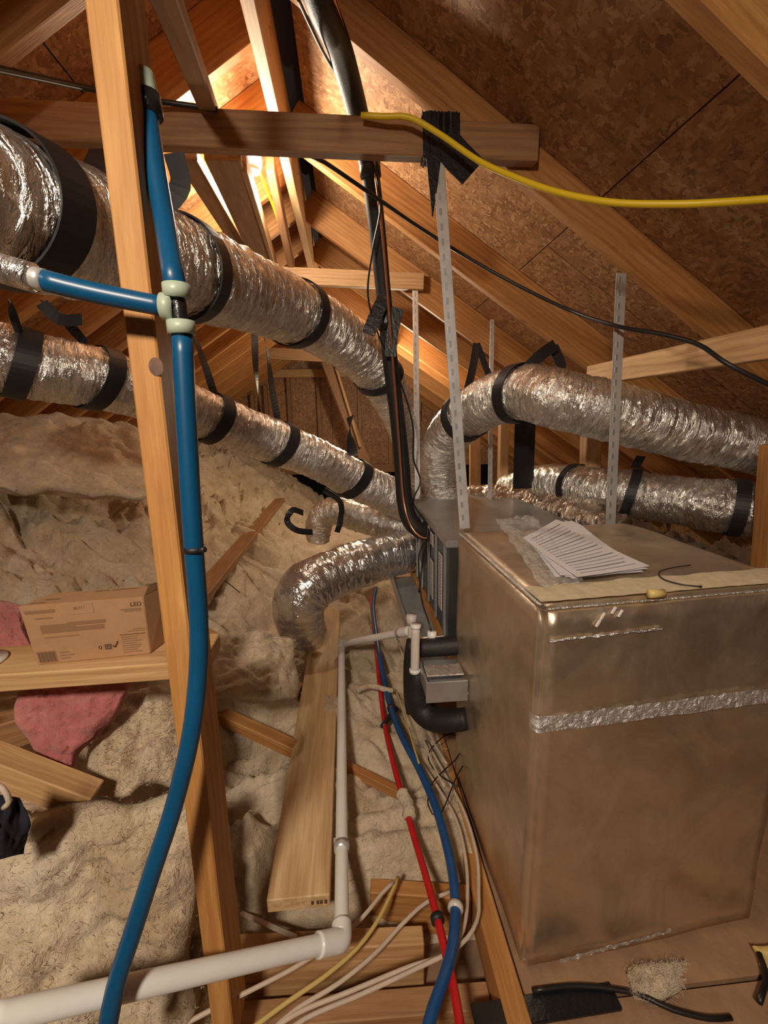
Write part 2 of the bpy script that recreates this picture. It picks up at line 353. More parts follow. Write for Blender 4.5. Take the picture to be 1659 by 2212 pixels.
# floor
fl=empty('floor'); fl['kind']='structure'
box('ceiling_board',(0,3,-.16),(7,10,.02),DRY,fl)
lumber('joist',(.295,-.6,-.05),(.298,3.4,-.05),.048,.10,W_ORANGE,fl)
for x in (.74,1.2,1.66,2.12,2.6): lumber('joist',(x,-.6,-.1),(x,6.6,-.1),.038,.09,W_BROWN,fl)
for a,b,c,d in ((.325,1.25,-.6,.66),(.325,1.25,.665,2.4),(1.255,2.8,-.6,2.4),(.325,2.8,2.405,5.2)): box('subfloor_panel',((a+b)/2,(c+d)/2,-.022),(b-a-.004,d-c-.004,.018),SUBF,fl,bev=.001)
lumber('blocking',(-.30,.822,-.07),(.135,.80,-.07),.04,.14,W_LIGHT,fl)
lumber('blocking',(-.30,.745,-.115),(.27,.73,-.115),.05,.06,W_BROWN,fl)
lumber('blocking',(-.36,1.03,-.06),(.0,.99,-.09),.09,.05,W_LIGHT,fl)
lumber('blocking',(.02,.93,-.07),(.27,.89,-.07),.038,.12,W_ORANGE,fl)
lumber('blocking',(-.05,.60,-.14),(.27,.60,-.14),.16,.02,W_ORANGE,fl)

# ---------------------------------------------------------------- insulation
def base(x,y):
    z=.035+.66*max(0,-.38-x)
    if x<-.38: z=min(z,zl(x)+.08)
    k=max(0,min(1,(.98-y)/.12))*max(0,min(1,(x+.40)/.10)); z=z*(1-k)+(-.15)*k
    if x>.0: z-= .03*min(1,x/.2)
    return z
def onS(px,py,dz=0):
    r=ray(px,py); y=.35
    while y<7:
        if CAMZ+r.z*y<=base(r.x*y,y)+dz: break
        y+=.004
    return at(px,py,y)
def lump(x,y):
    q=Vector((x,y,0)); s=Vector((noise.noise(q*1.7),noise.noise(q*1.7+Vector((5,9,1))),0))*.35
    p=q+s
    a=abs(noise.noise(Vector((p.x*2.2,p.y*3.4,1.3))))*2.6
    b=abs(noise.noise(Vector((p.x*6.5,p.y*8,4.3))))*2.4
    c=noise.noise(Vector((p.x*24,p.y*24,2))); d=noise.noise(Vector((x*60,y*60,7))); e=abs(noise.noise(Vector((p.x*15,p.y*15,9))))
    return .085*(a-.55)+.055*(b-.5)+.014*c+.006*d+.05*(e-.2)
ys=[.36]
while ys[-1]<6.6: ys.append(ys[-1]+.0052+ys[-1]*.0052)
xs=np.linspace(-2.35,.30,290)
vs=[];fs=[]
for y in ys:
    for x in xs:
        k=max(0,min(1,(.98-y)/.12))*max(0,min(1,(x+.40)/.10)); am=(1-k)
        if x>-.30: am*=max(.62,1-(x+.30)*3)
        if x>.2: am*=max(0,(.3-x)/.1)
        vs.append((x,y,base(x,y)+lump(x,y)*am))
nx=len(xs)
for j in range(len(ys)-1):
    for i in range(nx-1): fs.append((j*nx+i,j*nx+i+1,(j+1)*nx+i+1,(j+1)*nx+i))
_pts=[]
_R=random.Random(5)
while len(_pts)<15000:
    j=int(len(ys)*_R.random()**.9); i=_R.randrange(nx); p=vs[min(j,len(ys)-1)*nx+i]
    if p[2]>-.05: _pts.append(p)
blanket=tag(pyd('insulation_blanket',vs,fs,FIBRE),'sagging tan fiberglass insulation covering the left slope and floor','insulation',kind='stuff')
def strands(name,parent,pts,label=None,seed=1,ln=.03,wd=.0011):
    R=random.Random(seed); vs=[];fs=[]
    for p in pts:
        a=R.uniform(0,6.283); l=ln*R.uniform(.5,1.5); c_=R.uniform(-2.2,2.2); q=Vector(p)+Vector((0,0,.002)); b=len(vs); k=5
        for i in range(k):
            d=Vector((math.cos(a),math.sin(a),R.uniform(-.1,.35))); sd=Vector((-math.sin(a),math.cos(a),.5))*wd*(1 if 0<i<k-1 else .4)
            vs+= [q-sd,q+sd]; q=q+d*l/k; a+=c_*.5
        for i in range(k-1): fs.append((b+2*i,b+2*i+1,b+2*i+3,b+2*i+2))
    return tag(pyd(name,vs,fs,FIBRE,parent),kind='stuff')
strands('loose_fibres',blanket,_pts,ln=.022,wd=.0007)
def batt(name,c4,thick,mat,label,seed=0,n=46,amp=.03,m=None):
    """a padded batt: four corners, puffed and torn at its rim"""
    c=[Vector(p) for p in c4]; nrm=(c[1]-c[0]).cross(c[3]-c[0]).normalized()
    if nrm.y>0 and abs(nrm.y)>.3: nrm=-nrm
    if nrm.z<0 and abs(nrm.z)>.5: nrm=-nrm
    vs=[];fs=[]
    for side in (1,-1):
        for j in range(n+1):
            for i in range(n+1):
                u,v=i/n,j/n; p=c[0]*(1-u)*(1-v)+c[1]*u*(1-v)+c[2]*u*v+c[3]*(1-u)*v
                e=min(1,(max(0,min(u,1-u)*min(v,1-v)*16*.9))); pr=e**.4
                edge=(1-min(1,min(u,1-u,v,1-v)*6)); q=p*5+Vector((seed,seed,0))
                p=p+Vector((noise.noise(q*2),noise.noise(q*2+Vector((3,1,7))),noise.noise(q*2+Vector((9,4,2)))))*.035*edge
                h=thick/2*pr*side+(amp*(noise.noise(q*.8)+1.6*(abs(noise.noise(q*1.6))-.22)+.9*(abs(noise.noise(q*3.9))-.2))+.008*noise.noise(q*11)+.004*noise.noise(q*23))*pr
                vs.append(p+nrm*h)
    N1=(n+1)*(n+1)
    for j in range(n):
        for i in range(n):
            a=j*(n+1)+i; f=(a,a+1,a+n+2,a+n+1); fs.append(f); fs.append(tuple(N1+k for k in f[::-1]))
    rim=[i for i in range(n+1)]+[j*(n+1)+n for j in range(1,n+1)]+[n*(n+1)+i for i in range(n-1,-1,-1)]+[j*(n+1) for j in range(n-1,0,-1)]
    for k in range(len(rim)): a,b=rim[k],rim[(k+1)%len(rim)]; fs.append((a,N1+a,N1+b,b))
    o=tag(pyd(name,vs,fs,mat),label,'insulation')
    if mat is FIBRE:
        R=random.Random(seed); strands('loose_fibres',o,[vs[R.randrange(N1)]+nrm*.003 for _ in range(n*40)],seed=seed,ln=.012,wd=.00035)
    return o
batt('insulation_batt',[at(-60,1745,.74),at(420,1715,.80),at(430,2330,.64),at(-120,2330,.60)],.12,FIBRE,'large fluffy tan batt bulging in the lower left corner, behind the blue hose',3,60,.045)
batt('insulation_batt',[at(395,1830,.80),at(468,1880,.80),at(465,2240,.74),at(345,2260,.70)],.06,FIBRE,'ragged narrow tan batt edge hanging just left of the post foot',8,40,.03)
batt('insulation_batt',[at(215,1530,1.02),at(400,1480,1.10),at(395,1690,.90),at(175,1740,.85)],.09,FIBRE,'folded yellowish batt wedge leaning under the plank right of the pink one',12,46,.035)
batt('insulation_batt',[at(440,1370,1.50),at(640,1380,1.62),at(640,1510,1.33),at(450,1520,1.25)],.10,FIBRE,'curly pale batt beside the far half of the loose board',17,46,.04)
batt('insulation_batt',[at(-40,900,2.45),at(300,915,2.75),at(330,1080,2.2),at(-60,1060,1.9)],.12,FIBRE,'pale batt crest along the rafters at the far left',22,46,.04)
batt('pink_batt',[at(5,1470,.93),at(330,1462,.96),at(205,1600,.88),at(135,1700,.84)],.06,PINK,'pink fiberglass wedge hanging below the plank',5,46,.018)
batt('pink_batt',[at(-60,1300,1.12),at(75,1320,1.10),at(75,1400,1.02),at(-60,1400,1.0)],.07,PINK,'pink fiberglass tuft behind the left end of the cardboard box',6,30,.015)
# lumber lying in the insulation
def inS(name,p,q,w,h,mat,label,dz=.03,c='lumber'): lumber(name,onS(*p,dz),onS(*q,dz),w,h,mat,label=label,cat=c)
inS('hip_board',(420,1300),(605,1080),.10,.04,W_BROWN,'wide brown board rising through the insulation above the curly batt',.085)
inS('lath',(440,1365),(650,1490),.035,.04,W_ORANGE,'thin strip of wood crossing the insulation beside the post, the upper one',.045)
inS('lath',(455,1535),(640,1620),.045,.04,W_ORANGE,'thicker strip of wood crossing the insulation beside the post, the lower one',.045)
inS('lath',(735,1650),(880,1722),.025,.03,W_ORANGE,'short orange strip right of the white drain pipe',.03)
lumber('framing_board',at(-60,1630,.80),at(200,1728,.80),.05,.055,W_LIGHT,label='pale framing board below the pink wedge at the left edge',cat='lumber')
lumber('framing_board',at(-60,1600,.95),at(75,1560,1.0),.06,.07,W_BROWN,label='dark brown board end under the left end of the plank',cat='lumber')
lumber('lath',at(520,1972,.92),at(640,2025,.80),.012,.006,WCAB,label='thin whitish lath between the post foot and the blocking',cat='lumber')

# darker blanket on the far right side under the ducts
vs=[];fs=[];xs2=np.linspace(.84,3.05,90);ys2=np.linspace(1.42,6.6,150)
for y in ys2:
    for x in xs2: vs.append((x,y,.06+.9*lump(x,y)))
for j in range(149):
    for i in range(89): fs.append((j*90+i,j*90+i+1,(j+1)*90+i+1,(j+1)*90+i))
tag(pyd('insulation_blanket',vs,fs,SHADED),'shaded insulation on the floor under the right hand ducts, behind the foil box','insulation',kind='stuff')
# ---------------------------------------------------------------- collars, runners, posts
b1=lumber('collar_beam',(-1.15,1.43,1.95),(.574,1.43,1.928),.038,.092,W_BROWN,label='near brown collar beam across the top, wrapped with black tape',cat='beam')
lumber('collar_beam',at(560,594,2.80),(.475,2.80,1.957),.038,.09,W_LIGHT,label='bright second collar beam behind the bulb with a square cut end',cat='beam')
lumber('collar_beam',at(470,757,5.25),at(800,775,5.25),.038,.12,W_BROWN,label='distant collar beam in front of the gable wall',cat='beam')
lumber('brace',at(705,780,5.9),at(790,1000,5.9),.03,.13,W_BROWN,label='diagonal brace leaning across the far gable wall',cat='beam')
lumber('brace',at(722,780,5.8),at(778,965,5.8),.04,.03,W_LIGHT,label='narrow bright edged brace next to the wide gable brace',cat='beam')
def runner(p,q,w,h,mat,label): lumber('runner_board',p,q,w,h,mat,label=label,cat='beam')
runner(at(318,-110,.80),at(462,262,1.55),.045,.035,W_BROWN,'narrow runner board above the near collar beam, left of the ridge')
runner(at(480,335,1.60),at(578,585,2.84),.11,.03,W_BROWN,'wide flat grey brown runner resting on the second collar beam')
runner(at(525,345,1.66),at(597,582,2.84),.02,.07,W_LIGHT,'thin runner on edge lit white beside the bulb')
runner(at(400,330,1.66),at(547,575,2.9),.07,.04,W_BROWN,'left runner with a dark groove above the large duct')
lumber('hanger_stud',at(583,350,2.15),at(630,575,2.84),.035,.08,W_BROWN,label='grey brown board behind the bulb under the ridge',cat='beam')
post=lumber('post',(-.266,.685,2.2),(-.266,.685,.0),.038,.089,W_POST,up=Vector((0,1,0)),label='tall knotty post the blue hose hangs on, at left',cat='post')
_k=at(337,792,.6398); _k.y=.6396; pyd('knot',[(_k.x+.0095*math.cos(a*.393),_k.y,_k.z+.012*math.sin(a*.393)) for a in range(16)],[tuple(range(16))],KNOT,post,False)
lumber('plank',(-1.2,.86,.682),(-.296,.881,.682),.12,.036,W_LIGHT,label='short plank shelf nailed to the post, carrying the cardboard box',cat='plank')
lb=lumber('loose_board',(-.146,.83,.082),(-.149,2.45,.085),.142,.036,W_PALE,label='long pale board lying on the insulation from the drain elbow to the foil elbow duct',cat='board')
for i,x in enumerate((0,.012,.020,.030)):
    box('stamp',(-.115+x,.8285,.082),(.006,.0006,.010),INK,lb,0)
lumber('stud',at(1026,905,3.1),at(1026,1060,3.1),.075,.04,W_LIGHT,up=Vector((0,1,0)),label='pale short stud behind the angle irons, leftmost of three',cat='post')
lumber('stud',at(1089,890,2.7),at(1085,1065,2.7),.055,.05,W_LIGHT,up=Vector((0,1,0)),label='pale short stud under the bend of the upper right duct',cat='post')
lumber('stud',at(1277,915,1.92),at(1270,1160,1.92),.07,.06,W_LIGHT,up=Vector((0,1,0)),label='thick stud rising behind the foil box under the upper right duct',cat='post')
lumber('stud',at(1672,960,1.32),at(1650,1250,1.32),.05,.06,W_ORANGE,up=Vector((0,1,0)),label='orange stud at the right edge of the picture behind the foil box',cat='post')
lumber('cross_brace',at(1275,812,2.02),at(1760,722,1.02),.038,.085,W_LIGHT,label='pale cross board at right, running from the roof over the upper right duct',cat='beam')

# ---------------------------------------------------------------- bulbs
def bulb(name,c,label,up=1):
    e=empty(name,c); tag(e,label,'lamp')
    def lathe(n,prof,mat,seg=24):
        vs=[];fs=[]
        for r,z in prof:
            r*=1.35;z*=1.35
            for k in range(seg): a=2*math.pi*k/seg; vs.append(Vector(c)+Vector((r*math.cos(a),r*math.sin(a),z)))
        for i in range(len(prof)-1):
            for k in range(seg): k2=(k+1)%seg; fs.append((i*seg+k,i*seg+k2,(i+1)*seg+k2,(i+1)*seg+k))
        return pyd(n,vs,fs,mat,e)
    g=lathe('glass',[(.001,-.03),(.016,-.026),(.027,-.012),(.031,.004),(.028,.02),(.018,.038),(.013,.048)],GLOW); g.visible_shadow=True
    lathe('socket',[(.013,.046),(.020,.048),(.021,.075),(.012,.09),(.001,.092)],WHITE)
    return e
bulb('light_bulb',BULB,'bare lit bulb under the near collar beam')
for o in bpy.data.objects:
    if o.name.startswith('bulb_light'): o.location=BULB-Vector((0,0,.10))
tube('smoke_cup',[at(543,372,1.97),at(543,362,1.97)],.030,WHITE,label='small white dome just below the bulb',cat='fixture',seg=20)
bulb('light_bulb',FARBULB,'lit bulb further down the attic, hidden behind the black pipe')
bpy.data.objects['far_bulb_light'].location=FARBULB-Vector((0,0,.11))
tube('lamp_cord',A((541,236,1.75),(550,260,1.9),(556,350,2.02),(572,400,2.2),(592,450,2.35),(612,510,2.55),(630,560,2.75)),.006,YEL,label='short yellow cord dropping from the bulb to the second collar beam',cat='cord')
tube('lamp_cord',A((853,740,4.3),(857,770,4.0),(866,805,3.9),(858,820,3.9)),.012,YEL,label='loop of yellow cord by the far bulb',cat='cord')

# ---------------------------------------------------------------- flexible ducts
dA=Duct('flex_duct',[(-420,290,.60,.1),(-120,400,.71,.104),(60,468,.82,.106),(200,515,.94,.106),(330,560,1.07,.105),(480,615,1.33,.108),(620,668,1.66,.110),(720,722,1.88,.108),(808,798,2.08,.104),(862,895,2.30,.096),(893,985,2.42,.088),(908,1062,2.44,.088)],'largest foil duct sweeping from the upper left down to the air handler',seed=1,seg=96)
dB=Duct('flex_duct',[(-120,730,1.42),(30,782,1.46),(200,815,1.58),(330,853,1.72),(460,905,1.90),(600,958,2.08),(700,1000,2.18),(790,1048,2.26),(870,1082,2.34),(925,1105,2.38)],'long foil duct below the largest one, running down from the left edge',r=.098,seed=5)
dD=Duct('flex_duct',[(958,1075,2.30,.098),(948,1020,2.28,.1),(958,960,2.20,.102),(1000,905,2.03,.104),(1060,868,1.88,.104),(1130,850,1.74,.106),(1200,862,1.62,.106),(1330,893,1.55,.102),(1480,932,1.56,.102),(1640,966,1.52,.100),(1760,996,1.42,.100)],'foil duct arching up from the air handler and out to the right edge',seed=9)
dE=Duct('flex_duct',[(1100,1060,2.35,.09),(1180,1045,2.08,.092),(1290,1058,1.80,.094),(1440,1078,1.62,.096),(1600,1098,1.46,.096),(1800,1122,1.36,.096)],'lower right foil duct behind the foil box, under the arching one',seed=13)
dF=Duct('flex_duct',[(985,1082,2.50,.09),(1060,1082,2.30,.085),(1150,1095,2.06,.085),(1250,1125,1.80,.09),(1330,1160,1.62,.09)],'crumpled brownish foil duct lying along the far side of the air handler',mat=DUCTB,seed=17,amp=2.4)
dG=Duct('flex_duct',[(935,1180,2.26,.098),(880,1190,2.16,.106),(800,1212,2.06,.112),(720,1240,1.98,.114),(668,1268,1.92,.122),(646,1305,1.90,.116),(650,1345,1.95,.108),(665,1372,2.02,.095)],'short fat foil elbow duct ending over the loose board',seed=21,amp=.8,mat=DUCTG)
dH=Duct('flex_duct',[(915,1150,2.44,.085),(850,1138,2.46,.085),(785,1120,2.48,.082),(735,1105,2.55,.08),(703,1110,2.62,.08),(690,1135,2.66,.078),(688,1165,2.68,.07)],'small foil duct stub behind the elbow duct, bent down into the insulation',seed=27,amp=1.8)
def tl(a,b,w,side=None): return ([a,(Vector(a)+Vector(b))/2+Vector((0,.0,.004)),b],w,side)
tw=lambda f:(math.cos(f*2.2),math.sin(f*2.2),0)
dA.ring(5,448,.062,'wide black strap around the largest duct at upper left',[(A((222,322,1.2),(212,352,1.05),(195,392,.92)),.055)],.03)
dA.ring(392,590,.045,'black strap around the largest duct just right of the post',[(A((375,330,1.30),(390,400,1.32),(352,450,1.33)),.05)],.0)
dA.ring(640,675,.046,'black strap around the largest duct under the second collar beam',[(A((640,600,1.72),(650,640,1.70)),.03)],.02)
dA.ring(812,812,.044,'black strap around the largest duct next to the black pipe',[(A((830,745,2.0),(800,790,2.0)),.03)],.02)
dB.ring(48,790,.056,'black strap around the long left duct, first from the left edge',[(A((42,720,1.42),(18,650,1.3)),.02,tw)],.02)
dB.ring(208,820,.050,'black strap around the long left duct, second from the left edge',[(A((185,742,1.56),(120,670,1.5),(95,655,1.5)),.03,tw)],.03)
dB.ring(456,905,.052,'black strap around the long left duct right of the blue hose',[(A((468,868,1.92),(440,780,1.94),(415,715,1.96),(380,660,1.98)),.03,tw)],.02)
dB.ring(603,958,.050,'black strap around the long left duct with a twisted grey tail',[(A((600,905,2.06),(588,840,2.1),(578,760,2.15),(565,700,2.2)),.03,tw)],.02)
dB.ring(765,1033,.052,'black strap around the long left duct nearest the air handler',[(A((762,985,2.2),(757,935,2.25),(756,900,2.28)),.055,tw)],.02)
ribbon('hanger_strap',[Vector(p) for p in A((550,715,2.5),(552,790,2.45),(560,890,2.4))],.035,BLACK,None,tw,'lone black strap hanging behind the long left duct','strap')
ribbon('hanger_strap',[Vector(p) for p in A((90,655,1.45),(130,690,1.45),(178,690,1.45))],.035,BLACK,None,(0,.3,1),'loose curled black strap end above the long left duct','strap')
dD.ring(1012,900,.046,'black strap around the arching right duct near its rise',[(A((1005,860,2.0),(1020,800,2.05),(1030,742,2.1)),.035),(A((1030,742,2.1),(1048,790,2.08),(1066,835,2.05)),.03)],.03)
dD.ring(1122,850,.046,'black strap around the top of the arching right duct',[(A((1128,808,1.72),(1165,770,1.72),(1200,745,1.74)),.045,(.7,0,-.7)),(A((1195,748,1.76),(1212,790,1.76),(1205,812,1.76)),.04)],.02)
ribbon('hanger_strap',[Vector(p) for p in A((1135,895,2.05),(1133,960,2.05),(1130,1055,2.05))],.10,BLACKS,None,(1,0,0),'wide black plastic strip hanging below the bend of the arching duct','strap')
dE.ring(1242,1050,.032,'black strap around the lower right duct, left of the thick stud')
dE.ring(1362,1068,.036,'black strap around the lower right duct, right of the long angle iron',[(A((1372,1010,1.70),(1385,985,1.68)),.04)],.02)
dE.ring(1592,1098,.042,'black strap around the lower right duct near the right edge')
dB.ring(735,1085,.0,'thin strap','') if False else None
ribbon('hanger_strap',[Vector(p) for p in A((700,1058,2.4),(735,1085,2.36),(735,1125,2.34),(728,1150,2.34))],.03,BLACK,None,(.5,0,.8),'black strap dropping from the long left duct to the small duct stub','strap')
ribbon('hanger_strap',[Vector(p) for p in A((655,1108,2.2),(632,1102,2.15),(620,1125,2.12),(640,1145,2.1),(675,1150,2.15))],.03,BLACK,None,(0,.5,.8),'loose curl of black strap lying on the insulation by the duct stub','strap')

# ---------------------------------------------------------------- foil wrapped return box
Z1=.82; FLc,FRc,BRc,BLc=(.338,.722),(.915,.765),(.895,1.335),(.322,1.285)
rb=empty('return_air_box',(.6,1.0,0)); tag(rb,'big foil faced duct board box at right with a shiny tape band','duct box')
c=[FLc,FRc,BRc,BLc]
hexa('box_body',[(x,y,-.018) for x,y in c]+[(x,y,Z1) for x,y in c],BOARD,rb,.012,26,.007,3)
def onfront(u,z,d=.002):
    a=Vector((*FLc,0));b=Vector((*FRc,0)); n=Vector((.07,-1,0)).normalized(); p=a.lerp(b,u); return Vector((p.x,p.y,z))+n*d
def band(name,zc,w,mat,wob,seed,d=.006,u0=-.03,u1=1.0,sl=0,label=None):
    vs=[];fs=[];n=90;m_=5
    for i in range(n+1):
        u=u0+(u1-u0)*i/n
        for j in range(m_):
            q=(j/(m_-1)-.5); zz=zc+sl*u+w*q+noise.noise(Vector((u*16+seed,q,0)))*wob*.4
            p=onfront(max(u,0),zz,d+noise.noise(Vector((u*40,q*4+seed,3)))*.0035)
            if u<0: p=Vector((FLc[0]-.006-.0,FLc[1]-(u)*.58,zz+.0))
            vs.append(p)
    for i in range(n):
        for j in range(m_-1): a=i*m_+j; fs.append((a,a+m_,a+m_+1,a+1))
    o=pyd(name,vs,fs,mat,rb); 
    if label:o['label']=label
zt_=at(1300,1548,.735).z
band('tape_band',at(1170,1562,.722).z,.034,TAPE,.006,2,sl=.002,label='bright crinkled foil tape band')
band('seam_crease',at(1170,1385,.72).z,.004,TAPE,.002,5,.005,.02,.42,.008,label='thin shiny crease')
band('bottom_tape',at(1240,2088,.71).z,.010,TAPE,.004,9,.010,.14,.60,.045,label='bright foil edge near the bottom')
# mastic strip on top front, foil seams along edges
def toppt(u,v,d): 
    a=Vector((*FLc,0)).lerp(Vector((*FRc,0)),u); b=Vector((*BLc,0)).lerp(Vector((*BRc,0)),u); p=a.lerp(b,v); return Vector((p.x,p.y,Z1+d))
vs=[];fs=[];n=60;m_=8
for i in range(n+1):
    for j in range(m_+1):
        u=i/n; v=.012+(.135+.02*noise.noise(Vector((u*9,1,1))))*j/m_; vs.append(toppt(u,v,.0085+.0015*noise.noise(Vector((u*20,v*20,5)))))
for i in range(n):
    for j in range(m_): a=i*(m_+1)+j; fs.append((a,a+m_+1,a+m_+2,a+1))
o=pyd('mastic_strip',vs,fs,MASTIC,rb); o['label']='cream mastic strip'
def seam(name,P,w,seed,mat=TAPE):
    pts=[Vector(p) for p in P]; PP,_=spline(pts,.008); vs=[];fs=[]
    for i,p in enumerate(PP):
        for k in range(8):
            a=2*math.pi*k/8; r=w*(.7+.6*abs(noise.noise(Vector((i*.35,k,seed))))); vs.append(p+Vector((math.cos(a)*r,0,math.sin(a)*r*.6)) if abs((PP[-1]-PP[0]).y)>.2 else p+Vector((0,math.cos(a)*r,math.sin(a)*r*.6)) if abs((PP[-1]-PP[0]).x)>.2 else p+Vector((math.cos(a)*r,math.sin(a)*r,0)))
    for i in range(len(PP)-1):
        for k in range(8): k2=(k+1)%8; fs.append((i*8+k,(i+1)*8+k,(i+1)*8+k2,i*8+k2))
    pyd(name,vs,fs,mat,rb)
seam('edge_seam',[(FLc[0]+.004,FLc[1]+.01,Z1-.001),(BLc[0]+.004,BLc[1]-.01,Z1-.001)],.006,1)
seam('edge_seam',[(FLc[0]+.01,FLc[1]+.003,Z1-.004),(FRc[0],FRc[1]+.003,Z1-.004)],.0035,2)
for q,(px,py) in enumerate([(1300,1330),(1325,1318),(1340,1325),(1290,1345)]):
    p=at(px,py,.728); box('mastic_smear',(p.x,.7165+(p.x-.338)*.0745,p.z),(.006,.004,.016),PVCG,rb,.0015).rotation_euler=(0,.5,0)
tube('foam_blob',[(.545,.733,.832),(.575,.735,.831)],.008,YELD,rb)
lumber('skid',(.33,1.33,.37),(.33,2.2,.37),.05,.05,W_ORANGE,label='wooden support rail under the air handler pan',cat='lumber')

# ---------------------------------------------------------------- air handler
ah=empty('air_handler',(.56,1.7,.42)); tag(ah,'grey steel air handler behind the foil box with labels on its side','air handler')
hexa('cabinet',[(.312,1.345,.42),(.80,1.345,.42),(.80,2.07,.42),(.318,2.07,.42),(.312,1.345,.76),(.80,1.345,.76),(.80,2.07,.76),(.318,2.07,.76)],DARKST,ah,.003)
o=hexa('top_cover',[(.300,1.340,.757),(.812,1.340,.757),(.812,2.085,.757),(.306,2.085,.757),(.300,1.340,.780),(.812,1.340,.780),(.812,2.085,.780),(.306,2.085,.780)],GALV,ah,.002)
for y in (1.40,1.55,1.70,1.86,2.0): box('side_rib',(.309,y,.59),(.008,.016,.32),GALV,ah,.001)
for i,(y,z,h) in enumerate(((1.47,.60,.20),(1.63,.55,.15),(1.63,.71,.05),(1.93,.60,.24))): 
    o=box('label_sheet',(.3085,y,z),(.0015,.06,h),PAPER,ah,0)
    for k in range(int(h/.012)): box('label_print',(.3073,y,z+h/2-.012-k*.0118),(.0006,.045,.003),INKF,o,0)
box('service_switch',(.300,1.78,.62),(.02,.05,.10),DARKST,ah,.003)
pl=empty('supply_plenum',(.56,2.3,.45)); tag(pl,'foil wrapped supply plenum where the ducts meet','plenum')
hexa('plenum_body',[(.325,2.09,.30),(.80,2.09,.30),(.80,2.60,.30),(.325,2.60,.30),(.325,2.09,.765),(.80,2.09,.765),(.80,2.60,.765),(.325,2.60,.765)],GALV,pl,.006)
for (x,y,z,r) in ((.40,2.42,.775,.10),(.51,2.30,.775,.105)): tube('collar',[(x,y,z-.02),(x,y,z+.05)],r,DUCT,pl,seg=32)
tube('collar',[(.30,2.22,.60),(.335,2.22,.60)],.11,DUCT,pl,seg=32)
pan=empty('drain_pan',(.27,1.6,.38)); tag(pan,'galvanized drain pan sticking out below the air handler','drain pan')
hexa('pan_floor',[(.205,1.14,.37),(.80,1.14,.37),(.80,2.15,.37),(.195,2.15,.37),(.205,1.14,.378),(.80,1.14,.378),(.80,2.15,.378),(.195,2.15,.378)],GALV,pan,.001)
hexa('pan_side',[(.200,1.14,.37),(.206,1.14,.37),(.196,2.15,.37),(.190,2.15,.37),(.200,1.14,.42),(.206,1.14,.42),(.196,2.15,.42),(.190,2.15,.42)],GALV,pan,.001)
hexa('pan_end',[(.200,1.135,.355),(.322,1.135,.355),(.322,1.142,.355),(.200,1.142,.355),(.200,1.135,.42),(.322,1.135,.42),(.322,1.142,.42),(.200,1.142,.42)],GALV,pan,.001)
box('foil_patch',(.262,1.19,.424),(.11,.06,.004),TAPE,pan,.001)

# angle iron hangers
def angle(name,p,q,w,label,lean=0):
    e=empty(name,q); tag(e,label,'angle iron'); p=Vector(p);q=Vector(q); x=(q-p); ln=x.length; x.normalize(); z=Vector((0,1,0)); z=(z-x*z.dot(x)).normalized(); y=z.cross(x)
    M=Matrix((x,y,z)).transposed().to_4x4(); M.translation=(p+q)/2
    for nm,off,s in (('flange',(0,0,0),(ln,w,.002)),('web',(0,-w/2,w*.4),(ln,.002,w*.8))):
        o=link(nm,boxmesh(nm,*s,.0004),STRAPM); o.matrix_basis=M@Matrix.Translation(off); o.parent=e; o.matrix_parent_inverse=e.matrix_basis.inverted()
    hm=boxmesh('slot',.018,w*.24,.0012,.0003); hm.materials.append(GALV); n=int(ln/.04)
    for k in range(n):
        o=link('slot',hm,None); o.matrix_basis=M@Matrix.Translation((-ln/2+.02+k*.04,w*.12,-.0015)); o.parent=e; o.matrix_parent_inverse=e.matrix_basis.inverted()
angle('angle_hanger',at(946,340,1.39),at(1004,1142,1.33),.032,'slotted angle iron taped to the near collar beam and standing on the air handler')
angle('angle_hanger',at(897,628,2.28),at(902,1078,2.05),.026,'bright slotted angle iron at the far left corner of the air handler')
angle('angle_hanger',at(1342,590,1.47),at(1318,1145,1.40),.034,'angle iron rising behind the right half of the foil box')
angle('angle_hanger',at(1063,690,2.42),at(1058,1078,2.10),.022,'thin angle iron between the two pale short studs')

# ---------------------------------------------------------------- line set, trap, drains
ls=empty('line_set',at(690,0,1.1)); tag(ls,'black insulated refrigerant pipe running from the ridge down to the air handler','pipe')
tube('insulated_pipe',A((665,-90,1.02,.033),(690,0,1.12,.032),(735,110,1.32,.032),(774,250,1.55,.032),(800,380,1.68,.031),(815,500,1.76,.030),(827,620,1.82,.029),(843,780,1.88,.031),(858,900,1.92,.032),(868,1000,1.93,.034),(874,1080,1.92,.036),(886,1125,1.89,.037),(912,1147,1.85,.037),(945,1150,1.80,.037)),1,RUBBER,ls,seg=18)
tube('copper_line',A((700,-60,1.0),(740,60,1.22),(790,260,1.56),(818,430,1.66),(838,640,1.76),(850,800,1.82),(862,950,1.86),(872,1080,1.85),(890,1140,1.80),(915,1162,1.78),(940,1160,1.78)),.005,COPPER,ls,seg=8)
tube('control_wire',A((640,-10,1.0),(668,50,1.1),(705,125,1.3),(755,210,1.5),(800,330,1.6),(822,440,1.66),(805,540,1.7),(795,640,1.75),(820,730,1.8),(850,790,1.85),(880,870,1.9),(893,930,1.92),(893,990,1.95),(908,1040,1.95),(893,1085,1.9),(925,1140,1.7),(915,1200,1.62),(905,1280,1.55)),.0035,BCAB,ls,seg=6)
for (px,py,Y) in ((797,360,1.66),(832,690,1.84)):
    tube('tape_wrap',A((px,py-22,Y,.036),(px+4,py+22,Y,.035)),1,BLACKS,ls,seg=14)
ribbon('tape_flag',[Vector(p) for p in A((832,640,1.78),(812,680,1.77),(796,722,1.76))],.05,BLACKS,ls,(1,0,.3))
